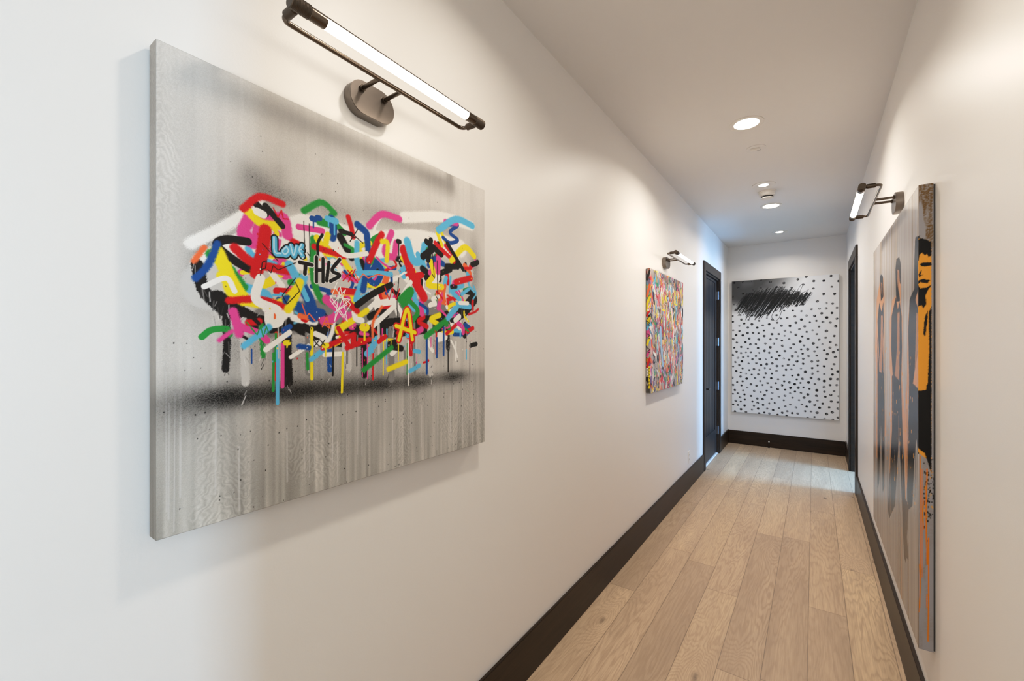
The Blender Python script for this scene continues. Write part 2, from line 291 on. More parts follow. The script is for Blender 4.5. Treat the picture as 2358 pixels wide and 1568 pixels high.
s.box(xf - 0.038, xf - 0.018, a + st, b - st, z0 + br, z1 - tr)
slab = s.build('door_slab', M['door'], d1, bevel=0.0022)
for hz in (2.0, 1.415, 0.86, 0.30):
    MB().tube([(XL + 0.002, D1 - 0.019, hz - 0.05), (XL + 0.002, D1 - 0.019, hz + 0.05)], 0.0075, 12).box(XL - 0.017, XL + 0.001, D1 - 0.036, D1 - 0.0185, hz - 0.05, hz + 0.05).build('hinge', M['steel'], d1, smooth=True)
hy = D0 + 0.075
h = MB().tube([(xf, hy, 0.885), (xf + 0.009, hy, 0.885)], 0.027, 24, up=(0, 1, 0)).tube([(xf, hy, 0.885), (xf + 0.05, hy, 0.885)], 0.009, 14, up=(0, 1, 0))
h.tube([(xf + 0.046, hy - 0.01, 0.885), (xf + 0.046, hy + 0.115, 0.885)], 0.0085, 14)
h.build('door_handle', M['black_metal'], slab, smooth=True)
MB().box(XL - 0.11, XL - 0.005, D0 + 0.018, D1 - 0.018, 0.0, 0.012).build('threshold', M['threshold'], d1, bevel=0.002)
MB().box(XL - 0.062, XL - 0.060, D0 + 0.02, D1 - 0.02, 0.012, 0.0215).build('painted_daylight_strip', M['gap_glow'], d1)  # emissive strip painted in for daylight showing under the slab

# open doorway on the right: casing and jamb
d2 = struct(empty('door_2', (0, 0, 0)))
casing(d2, XR_, -1)
j = MB().box(XR_ - 0.002, XR_ + 0.13, D0, D0 + 0.018, 0, DH - 0.018).box(XR_ - 0.002, XR_ + 0.13, D1 - 0.018, D1, 0, DH - 0.018).box(XR_ - 0.002, XR_ + 0.13, D0, D1, DH - 0.018, DH)
j.build('jamb', M['wood_x'], d2, bevel=0.001)

# ---------------------------------------------------------------- picture lamps
def stadium(w, h, n=14):
    r = h / 2; c = w / 2 - r; P = []
    for k in range(n + 1): a = -PI / 2 + PI * k / n; P.append((c + r * math.cos(a), r * math.sin(a)))
    for k in range(n + 1): a = PI / 2 + PI * k / n; P.append((-c + r * math.cos(a), r * math.sin(a)))
    return P
def make_lamp():                      # origin on the wall, x outward, y along, z up (lamp bar at z = 0)
    root = empty('picture_lamp')
    XT, XB, HL = 0.162, 0.098, 0.296
    pl = MB().prism([(y, z - 0.022) for y, z in stadium(0.142, 0.088)], 0.0, 0.028).build('wall_plate', M['nickel'], root, smooth=True, bevel=0.0012, angle=14)
    for s in (-1, 1):
        arm = MB().tube([(0.027, s * 0.035, -0.001), (XB, s * 0.035, 0.0)], 0.0056, 16).build('arm', M['bronze'], root, smooth=True)
        MB().tube([(0.028, s * 0.035, -0.001), (0.034, s * 0.035, -0.001)], 0.0086, 18).build('collar', M['bronze_dark'], arm, smooth=True)
    # bent rod
    P = [(XT - 0.042, -HL + 0.018, 0)]
    R = 0.016
    for k in range(9): a = PI / 2 * k / 8; P.append((XB + R - R * math.sin(a), -HL + 0.018 + R - R * math.cos(a), 0))
    for k in range(9): a = PI / 2 * k / 8; P.append((XB + R - R * math.cos(a), HL - 0.018 - R + R * math.sin(a), 0))
    P.append((XT - 0.042, HL - 0.018, 0))
    MB().tube(P, 0.0056, 16).build('bent_rod', M['bronze'], root, smooth=True)
    for s in (-1, 1):
        y = s * (HL - 0.018)
        MB().tube([(XT - 0.046, y, 0), (XT - 0.044, y, 0), (XT - 0.016, y, 0), (XT - 0.0125, y, 0)], [0.0075, 0.0096, 0.0096, 0.0066], 18).build('joint', M['bronze_dark'], root, smooth=True)
        y0, y1 = sorted((s * HL, s * (HL - 0.04)))
        prof = []
        nr = 14
        ys = [y0 + (y1 - y0) * k / (2 * nr) for k in range(2 * nr + 1)]
        rr = [0.0136 + (0.0005 if k % 2 else 0.0) for k in range(2 * nr + 1)]
        rr[0] = rr[-1] = 0.0128
        MB().tube([(XT, y, 0) for y in ys], rr, 28).build('end_cap', M['bronze_dark'], root, smooth=True, angle=25)
    # tube: metal shell on top and at both ends, glowing diffuser below (angles: 0 = up)
    y0, y1 = -HL + 0.04, HL - 0.04
    g = 0.034
    sh = MB().tube([(XT, y0, 0), (XT, y1, 0)], 0.0130, 18, -PI * 0.42, PI * 0.42, caps=False)
    sh.tube([(XT, y0, 0), (XT, y0 + g, 0)], 0.0130, 28, caps=False).tube([(XT, y1 - g, 0), (XT, y1, 0)], 0.0130, 28, caps=False)
    sh.build('tube_shell', M['bronze'], root, smooth=True)
    MB().tube([(XT, y0 + g - 0.001, 0), (XT, y1 - g + 0.001, 0)], 0.0124, 20, PI * 0.40, PI * 1.60, caps=False).build('tube_diffuser', M['glow_tube'], root, smooth=True)
    return root
def copy_tree(o, parent=None):
    c = o.copy(); C.objects.link(c); c.parent = parent
    for ch in list(o.children): copy_tree(ch, c)
    return c
lamp = make_lamp()
lamp.location = (XL, 0.735, 2.073)
lamp2 = copy_tree(lamp); lamp2.location = (XL, 3.583, 2.073)
lamp3 = copy_tree(lamp); lamp3.location = (XR_, 2.652, 2.073); lamp3.rotation_euler = (0, 0, PI)
g = 'picture lamps along the hallway'
tag(lamp, 'dark bronze tube picture lamp above the large grey graffiti canvas', 'picture lamp', g)
tag(lamp2, 'small-looking far picture lamp above the multicoloured abstract canvas beside the door', 'picture lamp', g)
tag(lamp3, 'bronze picture lamp on the right wall above the tall orange and black canvas', 'picture lamp', g)

# ---------------------------------------------------------------- ceiling fixtures
def downlight(name, x, y, r_trim, r_lens, label, group):
    t = tag(empty(name, (x, y, ZC)), label, 'ceiling light', group)
    MB().lathe([(r_lens, 0.0), (r_lens, -0.003), (r_trim - 0.006, -0.005), (r_trim, -0.003), (r_trim, 0.0)], 48).build('trim_ring', M['white_plastic'], t, smooth=True)
    b = MB(); n0 = 0
    b.lathe([(0.0008, -0.0025), (r_lens, -0.0025)], 48)
    b.build('lens', M['glow_disc'], t)
    return t
gd = 'recessed downlights in the hallway ceiling'
downlight('recessed_downlight', -0.336, 2.972, 0.094, 0.068, 'large glowing round downlight nearest the camera, first along the ceiling', gd)
downlight('recessed_downlight', -0.343, 4.90, 0.092, 0.068, 'large glowing round downlight just beyond the smoke alarm', gd)
gs = 'small aperture downlights in the hallway ceiling'
downlight('recessed_spotlight', -0.348, 4.215, 0.088, 0.036, 'small round lit spotlight just in front of the smoke alarm', gs)
downlight('recessed_spotlight', -0.34, 6.12, 0.080, 0.038, 'small round lit spotlight farthest away, near the end wall', gs)

sm = tag(empty('smoke_alarm', (-0.338, 4.42, ZC)), 'white round smoke alarm hanging under the ceiling between two lights', 'smoke alarm')
MB().lathe([(0.001, 0.0), (0.070, 0.0), (0.070, -0.012), (0.064, -0.014), (0.064, -0.036), (0.056, -0.042), (0.001, -0.042)], 48).build('housing', M['white_plastic'], sm, smooth=True)
MB().lathe([(0.001, -0.042), (0.046, -0.042), (0.046, -0.056), (0.001, -0.056)], 40).build('sensing_chamber', M['dark_vent'], sm, smooth=True)
MB().lathe([(0.001, -0.056), (0.050, -0.056), (0.048, -0.062), (0.03, -0.067), (0.001, -0.068)], 40).build('cover', M['white_plastic'], sm, smooth=True)
se = tag(empty('ceiling_sensor', (-0.325, 3.388, ZC)), 'faint white sensor plate in the ceiling behind the nearest downlight', 'sensor')
MB().lathe([(0.001, 0.0), (0.060, 0.0), (0.060, -0.003), (0.056, -0.0045), (0.001, -0.0045)], 44).build('plate', M['ceiling'], se, smooth=True)
MB().box(-0.034, 0.026, -0.022, 0.016, -0.013, -0.004).build('sensor_head', M['white_plastic'], se, bevel=0.003)
MB().box(0.002, 0.026, 0.0165, 0.019, -0.012, -0.004).build('sensor_slot', M['dark_vent'], se)

# ---------------------------------------------------------------- small wall things
ou = tag(empty('wall_outlet', (XL, 4.415, 0.30)), 'white wall outlet plate low on the left wall before the dark door', 'outlet')
MB().box(0, 0.005, -0.036, 0.036, -0.058, 0.058).build('cover_plate', M['white_plastic'], ou, bevel=0.002)
for s in (-1, 1):
    k = MB().prism([(y, z + s * 0.022) for y, z in stadium(0.030, 0.026)], 0.005, 0.0068).build('socket', M['white_plastic'], ou, bevel=0.0004)
    MB().box(0.0066, 0.0071, -0.008, -0.006, s * 0.022 - 0.004, s * 0.022 + 0.005).box(0.0066, 0.0071, 0.006, 0.008, s * 0.022 - 0.004, s * 0.022 + 0.005).build('slot', M['dark_vent'], k)
ds = tag(empty('door_stop', (-0.492, YE - BT - 0.022, 0.0)), 'tiny dark floor door stop with pale tip before the end baseboard', 'door stop')
MB().lathe([(0.001, 0), (0.013, 0), (0.012, 0.005), (0.0052, 0.008), (0.0045, 0.074), (0.001, 0.074)], 20).build('post', M['black_metal'], ds, smooth=True)
MB().lathe([(0.001, 0.0735), (0.0066, 0.0735), (0.008, 0.078), (0.0075, 0.085), (0.004, 0.089), (0.001, 0.0895)], 20).build('bumper', M['white_plastic'], ds, smooth=True)

# ---------------------------------------------------------------- painted canvases
PAL = {'R': (.82, .07, .10), 'Y': (.95, .86, .10), 'B': (.06, .28, .58), 'C': (.36, .72, .88), 'P': (.88, .27, .58), 'G': (.13, .57, .22),
       'K': (.07, .06, .055), 'W': (.94, .93, .91), 'O': (.94, .42, .22), 'g': (.50, .49, .48), 'N': (.78, .77, .755)}
class Paint:
    """Brush strokes gathered as one colour per mesh vertex, in mm from the lower left corner of the face."""
    def __init__(s, w, h, px, col, seed, pad):
        s.W, s.H, s.px = w, h, px                      # w,h in mm, px mm per cell
        s.pad = pad                                    # mm continued round every edge
        s.m = max(1, int(round(pad / px)))
        s.nx = int(round(w / px)) + 1; s.ny = int(round(h / px)) + 1
        s.px = w / (s.nx - 1); s.py = h / (s.ny - 1)
        s.a = np.empty((s.ny + 2 * s.m, s.nx + 2 * s.m, 3), np.float32); s.a[:] = col
        s.X = (np.arange(s.nx + 2 * s.m) - s.m) * s.px; s.Y = (np.arange(s.ny + 2 * s.m) - s.m) * s.py
        s.r = np.random.default_rng(seed)
    def vnoise(s, sx, sy):
        """smooth value noise, feature size sx, sy mm"""
        ny, nx = s.a.shape[:2]
        gx = max(2, int(nx * s.px / sx) + 3); gy = max(2, int(ny * s.py / sy) + 3)
        g = s.r.random((gy, gx)).astype(np.float32)
        fx = np.arange(nx) * s.px / sx; fy = np.arange(ny) * s.py / sy
        ix = np.minimum(fx.astype(int), gx - 2); iy = np.minimum(fy.astype(int), gy - 2)
        tx = (fx - ix); ty = (fy - iy); tx = tx * tx * (3 - 2 * tx); ty = ty * ty * (3 - 2 * ty)
        A = g[iy][:, ix]; B = g[iy][:, ix + 1]; Cc = g[iy + 1][:, ix]; D = g[iy + 1][:, ix + 1]
        tx = tx[None, :]; ty = ty[:, None]
        return (A * (1 - tx) + B * tx) * (1 - ty) + (Cc * (1 - tx) + D * tx) * ty
    def blend(s, sl, al, col):
        al = al[..., None].astype(np.float32); s.a[sl] = s.a[sl] * (1 - al) + np.asarray(col, np.float32) * al
    def win(s, x0, x1, y0, y1):
        i0 = max(0, int((x0 - s.X[0]) / s.px)); i1 = min(len(s.X), int((x1 - s.X[0]) / s.px) + 2)
        j0 = max(0, int((y0 - s.Y[0]) / s.py)); j1 = min(len(s.Y), int((y1 - s.Y[0]) / s.py) + 2)
        if i1 <= i0 or j1 <= j0: return None
        gx, gy = np.meshgrid(s.X[i0:i1], s.Y[j0:j1]); return (slice(j0, j1), slice(i0, i1)), gx, gy
    @staticmethod
    def curve(P, n=8):
        P = [np.array(p, float) for p in P]
        if len(P) < 3: return P
        Q = [2 * P[0] - P[1]] + P + [2 * P[-1] - P[-2]]; out = []
        for i in range(1, len(Q) - 2):
            for k in range(n):
                t = k / n; a, b, c, d = Q[i - 1], Q[i], Q[i + 1], Q[i + 2]
                out.append(0.5 * (2 * b + (c - a) * t + (2 * a - 5 * b + 4 * c - d) * t * t + (3 * b - a - 3 * c + d) * t ** 3))
        out.append(P[-1]); return out
    @staticmethod
    def dist(P, gx, gy):
        d = np.full(gx.shape, 1e9)
        for a, b in zip(P[:-1], P[1:]):
            vx, vy = b[0] - a[0], b[1] - a[1]; q = vx * vx + vy * vy + 1e-9
            t = np.clip(((gx - a[0]) * vx + (gy - a[1]) * vy) / q, 0, 1)
            d = np.minimum(d, (gx - a[0] - vx * t) ** 2 + (gy - a[1] - vy * t) ** 2)
        return np.sqrt(d)
    def stroke(s, P, w, col, soft=0.0, alpha=1.0, smooth=True, fuzz=0.0):
        P = s.curve(P) if smooth else [np.array(p, float) for p in P]
        xs = [p[0] for p in P]; ys = [p[1] for p in P]; e = w / 2 + soft * 2 + 3 * s.px
        k = s.win(min(xs) - e, max(xs) + e, min(ys) - e, max(ys) + e)
        if k is None: return
        sl, gx, gy = k; d = s.dist(P, gx, gy)
        if fuzz: d = d + (s.r.random(d.shape) - 0.5) * fuzz
        f = max(soft, s.px * 0.8)
        al = np.clip((w / 2 - d) / f + 0.5, 0, 1); al = al * al * (3 - 2 * al)
        s.blend(sl, al * alpha, col)
    def poly(s, P, col, alpha=1.0, soft=0.0, rough=0.0):
        xs = [p[0] for p in P]; ys = [p[1] for p in P]; e = 4 * s.px + soft
        k = s.win(min(xs) - e, max(xs) + e, min(ys) - e, max(ys) + e)
        if k is None: return
        sl, gx, gy = k; Q = [np.array(p, float) for p in P] + [np.array(P[0], float)]
        ins = np.zeros(gx.shape, bool)
        for a, b in zip(Q[:-1], Q[1:]):
            c = (a[1] > gy) != (b[1] > gy)
            ins ^= c & (gx < (b[0] - a[0]) * (gy - a[1]) / (b[1] - a[1] + 1e-12) + a[0])
        d = s.dist(Q, gx, gy) * np.where(ins, 1, -1)
        if rough: d = d + (s.r.random(d.shape) - 0.5) * rough
        f = max(soft, s.px * 0.8)
        s.blend(sl, np.clip(d / f + 0.5, 0, 1) * alpha, col)
    def spray(s, x, y, rx, ry, strength, col):
        k = s.win(x - 2.6 * rx, x + 2.6 * rx, y - 2.6 * ry, y + 2.6 * ry)
        if k is None: return
        sl, gx, gy = k; q = ((gx - x) / rx) ** 2 + ((gy - y) / ry) ** 2
        den = np.exp(-q) * strength
        grain = s.r.random(gx.shape)
        al = np.clip(den * 0.55 + (grain < den * 0.75) * den * 0.6, 0, 1)
        s.blend(sl, al, col)
    def specks(s, n, x0, x1, y0, y1, r0, r1, col):
        for _ in range(n):
            x = s.r.uniform(x0, x1); y = s.r.uniform(y0, y1); r = s.r.uniform(r0, r1)
            s.stroke([(x, y), (x, y + r * 0.6)], r, col, smooth=False)

def hang(name, root, pt, depth, mat, wrap_top=True):
    """turn the painted sheet into a stretched canvas: face at local x = depth, sides folded back to x = 0.
       local y = right along the face, z = up, from the lower left corner"""
    m = pt.m; nx, ny = pt.nx + 2 * m, pt.ny + 2 * m
    w, h = pt.W / 1000, pt.H / 1000
    I, J = np.meshgrid(np.arange(nx), np.arange(ny))
    ox = np.maximum(np.maximum(m - I, I - (m + pt.nx - 1)), 0) / m
    oy = np.maximum(np.maximum(m - J, J - (m + pt.ny - 1)), 0) / m
    y = np.clip((I - m) * pt.px / 1000, 0, w); z = np.clip((J - m) * pt.py / 1000, 0, h)
    o = np.maximum(ox, oy)
    edge = ((y <= 1e-9) | (y >= w - 1e-9) | (z <= 1e-9) | (z >= h - 1e-9)) & (o == 0)
    x = depth * (1 - o) - np.where(edge, 0.0011, 0)
    co = np.stack([x, y, z], -1).reshape(-1, 3).astype(np.float32)
    q = (J[:-1, :-1] * nx + I[:-1, :-1])
    cx = ((I[:-1, :-1] + 0.5 < m) | (I[:-1, :-1] + 0.5 > m + pt.nx - 1)); cy = ((J[:-1, :-1] + 0.5 < m) | (J[:-1, :-1] + 0.5 > m + pt.ny - 1))
    q = q[~(cx & cy)].ravel()
    F = np.stack([q, q + 1, q + nx + 1, q + nx], -1).astype(np.int32)
    used = np.unique(F); remap = np.full(nx * ny, -1, np.int32); remap[used] = np.arange(len(used))
    F = remap[F]; co = co[used]; col = lin(np.clip(pt.a, 0, 1)).reshape(-1, 3)[used]
    me = bpy.data.meshes.new(name)
    me.vertices.add(len(co)); me.vertices.foreach_set('co', co.ravel())
    me.loops.add(F.size); me.loops.foreach_set('vertex_index', F.ravel())
    me.polygons.add(len(F)); me.polygons.foreach_set('loop_start', np.arange(0, F.size, 4, dtype=np.int32))
    me.update(calc_edges=True)
    at = me.color_attributes.new('paint', 'FLOAT_COLOR', 'POINT')
    at.data.foreach_set('color', np.concatenate([col, np.ones((len(col), 1), np.float32)], 1).astype(np.float32).ravel())
    me.polygons.foreach_set('use_smooth', np.ones(len(F), bool)); me.set_sharp_from_angle(angle=math.radians(32))
    me.materials.append(mat)
    ob = bpy.data.objects.new(name, me); C.objects.link(ob); ob.parent = root
    return ob
def stretcher(root, w, h, t=0.004, inset=0.003, bw=0.045):
    k = MB(); i = inset
    k.box(-t, 0.012, i, i + bw, i, h - i).box(-t, 0.012, w - i - bw, w - i, i, h - i)
    k.box(-t, 0.012, i + bw, w - i - bw, i, i + bw).box(-t, 0.012, i + bw, w - i - bw, h - i - bw, h - i)
    return k.build('stretcher_frame', M['stretcher'], root)

# --- 1. large grey canvas with a band of graffiti strokes (generic composition)
def paint_graffiti():
    W, H = 931.5, 890.0
    p = Paint(W, H, 1.05, (.80, .785, .765), 11, 42)
    ny, nx = p.a.shape[:2]; V = (p.Y / H)[:, None]; U = (p.X / W)[None, :]
    streak = p.vnoise(7, 330) * 0.55 + p.vnoise(22, 420) * 0.45
    low = np.clip((0.46 - V) / 0.46, 0, 1)
    tone = 0.0 - 0.115 * np.clip((0.30 - V) / 0.03, 0, 1) * (0.75 + 0.25 * U) + (streak - 0.5) * (0.05 + 0.24 * low)
    tone = tone + (p.vnoise(90, 90) - 0.5) * 0.06 + (p.r.random((ny, nx)) - 0.5) * 0.05
    # roller marks: slanted combs, low on the sheet and along the left edge
    mask = np.clip((p.vnoise(60, 140) - 0.5) * 5, 0, 1) * np.clip(low * 1.4 + np.clip((0.10 - U) / 0.08, 0, 1) * 0.7, 0, 1)
    gx, gy = np.meshgrid(p.X, p.Y)
    comb = np.sin((gy + np.abs(((gx + 60 * p.vnoise(200, 400)) % 90) - 45) * 1.7) / 3.0 + p.vnoise(9, 9) * 9)
    tone = tone + comb * mask * 0.038
    p.a += tone[..., None]
    p.a[..., 2] -= 0.012 * low
    for _ in range(34):                       # pale thin runs of paint
        x = p.r.uniform(0, W); y1 = p.r.uniform(.12, .36) * H
        p.stroke([(x, y1), (x + p.r.uniform(-2, 2), p.r.uniform(0, .08) * H)], p.r.uniform(1.5, 3.5), (.82, .81, .80), alpha=.5, smooth=False)
    K = (.05, .045, .04)
    S = lambda P: [(P[i] * W / 1000, P[i + 1] * H / 1000) for i in range(0, len(P), 2)]
    for (u, v, rx, ry, st) in A_SPRAY: p.spray(u * W / 1000, v * H / 1000, rx, ry, st, K)
    for c, w, k, P in A_UNDER: p.stroke(S(P), w, PAL[c], soft=7 if k == 's' else 1.5, fuzz=5 if k == 's' else 2.5)
    # dry brushed texture inside the dark pillars
    for _ in range(150):
        b = A_UNDER[int(p.r.integers(8, len(A_UNDER)))]; Q = S(b[3]); q = Q[int(p.r.integers(0, len(Q)))]
        x, y = q[0] + p.r.normal(0, b[1] * .3), q[1] + p.r.normal(0, 16)
        p.stroke([(x, y), (x + p.r.normal(0, 4), y - p.r.uniform(5, 22))], p.r.uniform(.8, 2.6), [(.6, .59, .58), (.2, .19, .18), (.88, .87, .86), (.38, .37, .36)][int(p.r.integers(0, 4))], alpha=.75)
    for q in range(230):                      # small filler strokes between the big ones
        t = p.r.uniform(0, 1); x = (.14 + .80 * t) * W; top = .70 - .03 * math.cos(t * 9); y = p.r.triangular(.32, .58, top + .03) * H
        an = p.r.uniform(0, PI); ln = p.r.uniform(14, 62); bend = p.r.normal(0, 14)
        c = 'RYBCPGKWRYCWKOPW'[int(p.r.integers(0, 16))]
        p.stroke([(x, y), (x + ln * .5 * math.cos(an) + bend, y + ln * .5 * math.sin(an)), (x + ln * math.cos(an), y + ln * math.sin(an))], p.r.uniform(5, 20), PAL[c], soft=[1.2, 4.5][int(p.r.integers(0, 2))])
    for q in range(46):                       # runs of wet paint of every length
        x = p.r.uniform(.16, .93) * W; y = p.r.uniform(.36, .46) * H
        p.stroke([(x, y), (x + p.r.normal(0, 1.5), y - p.r.uniform(20, 130))], p.r.uniform(2, 8), PAL['KKWNgRYBGPC'[int(p.r.integers(0, 11))]], smooth=False)
    for c, w, k, P in A_MARKS:
        Q = S(P)
        if k == 'd':
            x, y = Q[0]; p.stroke([(x - w * .3, y), (x + w * .3, y)], w * 1.25, PAL[c], soft=1.2)
            p.stroke([(x, y), (x, Q[1][1])], w * .34, PAL[c], smooth=False)
        else: p.stroke(Q, w, PAL[c], soft=4.5 if k == 's' else 1.2, fuzz=2.5 if k == 's' else 0)
    for c, o, w, ow, PS in A_LETTERS:
        for q in PS: p.stroke(S(q), ow, PAL[o], smooth=len(q) > 3)
        for q in PS: p.stroke(S(q), w, PAL[c], smooth=len(q) > 3)
        if c == 'C':
            for q in PS: p.stroke([(x - 1.5, y + 2) for x, y in S(q)], w * .3, (.75, .9, .97), smooth=len(q) > 3)
    for c, w, P in A_LINES: p.stroke(S(P), w, PAL[c], smooth=False)
    for c in ('W', 'O', 'R', 'W', 'C', 'Y', 'K', 'P'):
        p.specks(22, .18 * W, .93 * W, .34 * H, .66 * H, .8, 3.0, PAL[c])
    p.specks(170, 0, W, 0, .4 * H, .8, 2.4, K); p.specks(60, .1 * W, W, .4 * H, .9 * H, .8, 2.0, (.25, .24, .23))
    # darker grey left fold
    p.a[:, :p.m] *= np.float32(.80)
    return p
cm = canvas_mat('painted_weave_canvas', 0.62, 0.25, 0.55, 420)
r1 = tag(empty('canvas_painting', (XL + 0.0, 0.2665, 1.058)), 'large square grey canvas with a band of multicoloured graffiti strokes, near left wall', 'painting')
r1.location.x = XL + 0.0045
hang('painted_canvas', r1, paint_graffiti(), 0.0345, cm); stretcher(r1, .9315, .89)

# --- 2. multicoloured abstract canvas
def paint_abstract():
    W, H = 946.0, 900.0
    p = Paint(W, H, 2.3, (.66, .62, .60), 5, 32)
    p.a += ((p.vnoise(40, 120) - .5) * .2)[..., None]
    cols = [PAL[k] for k in 'RYCPGKWOOKWRYgNK'] + [(.62, .80, .86), (.95, .68, .66), (.30, .62, .66), (.48, .36, .60), (.70, .62, .56), (.92, .55, .18), (.62, .60, .62), (.86, .78, .42), (.80, .74, .72), (.16, .24, .42), (.74, .30, .34)]
    for k in range(900):
        f = k / 900
        x, y = p.r.uniform(-30, W + 30), p.r.uniform(-20, H + 20)
        ln = p.r.uniform(25, 150) * (1 - .45 * f); an = PI / 2 + p.r.normal(0, .42)
        w = p.r.uniform(10, 44) * (1 - .72 * f) + 3
        c = cols[int(p.r.integers(0, len(cols)))]
        a = (x, y); b = (x + ln * .5 * math.cos(an) + p.r.normal(0, 12), y + ln * .5 * math.sin(an)); e = (x + ln * math.cos(an), y + ln * math.sin(an))
        if p.r.random() < .25: p.stroke([a, b, e], w + 7, PAL['K'] if p.r.random() < .6 else PAL['W'])
        p.stroke([a, b, e], w, c, soft=1 + 4 * p.r.random(), alpha=.92)
    for _ in range(70):
        x, y = p.r.uniform(0, W), p.r.uniform(0, H)
        P = [(x, y)]
        for q in range(5): P.append((P[-1][0] + p.r.normal(0, 26), P[-1][1] + p.r.normal(0, 34)))
        p.stroke(P, p.r.uniform(3, 6), [PAL['K'], PAL['W'], PAL['Y'], (.85, .3, .2)][int(p.r.integers(0, 4))])
    Y = PAL['Y']                                           # yellow pronged marks near the top
    for cx, cy in ((330, 620), (690, 690)):
        for q in (-40, 0, 40): p.stroke([(cx + q, cy), (cx + q * 1.3, cy + 110)], 13, Y)
        p.stroke([(cx - 46, cy), (cx + 46, cy - 6)], 13, Y)
    p.stroke([(250, 470), (262, 380), (300, 220), (320, 190)], 54, PAL['K']); p.stroke([(250, 470), (262, 380), (300, 220), (316, 196)], 44, (.60, .74, .88))
    p.stroke([(560, 640), (600, 520), (640, 470), (610, 400)], 30, (.86, .45, .35)); p.stroke([(560, 640), (600, 520), (640, 470), (610, 400)], 20, PAL['W'])
    # near side fold: dark top, red patch, white ring face marks, teal, signature scrawl
    s0 = -30
    p.poly([(-32, 640), (0, 640), (0, 900), (-32, 900)], (.45, .43, .42), .45)
    for (y0, y1, c) in ((820, 880, 'K'), (700, 780, 'O'), (640, 690, 'Y'), (560, 600, 'R'), (460, 500, 'C'), (350, 400, 'Y'), (270, 310, 'P'), (190, 250, 'R')):
        p.stroke([(-26, y0), (-14, (y0 + y1) / 2 + 8), (-5, y1)], 17, PAL[c])
    for y in (520, 430, 330): p.stroke([(-28, y), (-8, y - 14), (-20, y - 30), (-4, y - 36)], 5, PAL['K'])
    p.stroke([(-22, 600), (-16, 604), (-10, 600), (-16, 594), (-22, 600)], 7, PAL['W'])
    p.poly([(-32, 0), (0, 0), (0, 60), (-32, 60)], (.14, .13, .12), .8, soft=20)
    p.stroke([(-10, 40), (-10, 190)], 12, Y)
    P = []
    for k in range(12): P.append((-26 + (k % 2) * 17 + (k % 3) * 2, 50 + k * 12))
    p.stroke(P, 3.6, PAL['K'], smooth=True)
    return p
r2 = tag(empty('canvas_painting', (XL + 0.0045, 3.105, 1.042)), 'multicoloured abstract canvas on the left wall beside the dark door', 'painting')
hang('painted_canvas', r2, paint_abstract(), 0.0305, canvas_mat('glossy_abstract_canvas', 0.45, 0.4, 0.3, 300)); stretcher(r2, .946, .90)

# --- 3. white canvas with black dots and a charcoal scribble
def paint_dots():
    W, H = 1192.0, 1812.0
    p = Paint(W, H, 3.0, (.905, .91, .915), 21, 36)
    V = (p.Y / H)[:, None] + 0 * (p.X)[None, :]; U = (p.X / W)[None, :] + 0 * V
    # smudged charcoal, dense in the upper left corner
    n = p.vnoise(260, 140) * .6 + p.vnoise(90, 60) * .4
    gx, gy = np.meshgrid(p.X, p.Y)
    diag = np.sin((gx * .7 + gy * -.35) / 46 + n * 5) * .5 + .5
    k = np.clip((.60 - U + (V - .86) * .9) / .42, 0, 1) * np.clip((V - .745) / .12, 0, 1)
    k = np.clip(k * (0.66 + .55 * n - .42 * diag * (1 - k)), 0, .88)
    p.a = p.a * (1 - k[..., None]) + np.float32(.20) * k[..., None]
    pts = []
    tries = 0
    while len(pts) < 470 and tries < 60000:
        tries += 1
        x, y = p.r.uniform(4, W - 4), p.r.uniform(4, H - 4)
        dmin = 58 if y < .72 * H else 92
        if .52 * H < y < .8 * H: dmin = 64
        if all((x - a) ** 2 + (y - b) ** 2 > dmin * dmin for a, b in pts): pts.append((x, y))
    for x, y in pts:
        r = p.r.uniform(11, 16.5); a0 = p.r.uniform(0, 2 * PI); K = (.09, .09, .095)
        kind = p.r.random()
        ring = [(x + r * .62 * math.cos(a0 + t) * p.r.uniform(.85, 1.1), y + r * .62 * math.sin(a0 + t)) for t in np.linspace(0, p.r.uniform(3.0, 5.8), 8)]
        p.stroke([(x - 3, y), (x + 3, y)], r * 1.7, (.42, .42, .43), soft=7, alpha=p.r.uniform(.25, .8))
        p.stroke(ring, r * p.r.uniform(.45, .95), K, soft=2.5, alpha=p.r.uniform(.6, 1), fuzz=4)
        if kind < .28: p.stroke([(x - 2, y), (x + 2, y + 2)], r * 1.6, K, soft=3, alpha=.85)
    # dark scribble: slanted back and forth charcoal lines
    for pas in range(5):
        P = []; m = 30
        for i in range(m):
            t = i / (m - 1) + p.r.normal(0, .014); cx = (.10 + .62 * t) * W
            cy = (.850 - .012 * t + (.010 if t > .6 else 0)) * H
            hh = (.078 + .050 * math.sin(PI * min(1, t * 1.3)) - .040 * max(0, t - .45)) * H * p.r.uniform(.5, 1.1)
            P.append((cx - .55 * hh, cy - hh * p.r.uniform(.9, 1.15))); P.append((cx + .60 * hh, cy + hh * .70))
        p.stroke(P, p.r.uniform(3.2, 6.5), (.10, .10, .10), soft=2.0, alpha=.85, fuzz=2.5, smooth=pas % 2 == 0)
    for (u, v, e, f) in ((.40, .86, .20, .10), (.30, .85, .18, .10), (.55, .845, .18, .06), (.22, .85, .10, .06)):
        p.spray(u * W, v * H, e * W * .8, f * H * .45, .55, (.12, .12, .12))
    p.stroke([(.42 * W, .76 * H), (.40 * W, .72 * H), (.43 * W, .69 * H), (.47 * W, .71 * H), (.50 * W, .77 * H), (.56 * W, .85 * H)], 5, (.10, .10, .10), soft=2)
    p.stroke([(.62 * W, .87 * H), (.66 * W, .93 * H), (.69 * W, .945 * H), (.66 * W, .88 * H), (.74 * W, .905 * H)], 4, (.16, .16, .16), soft=2)
    return p
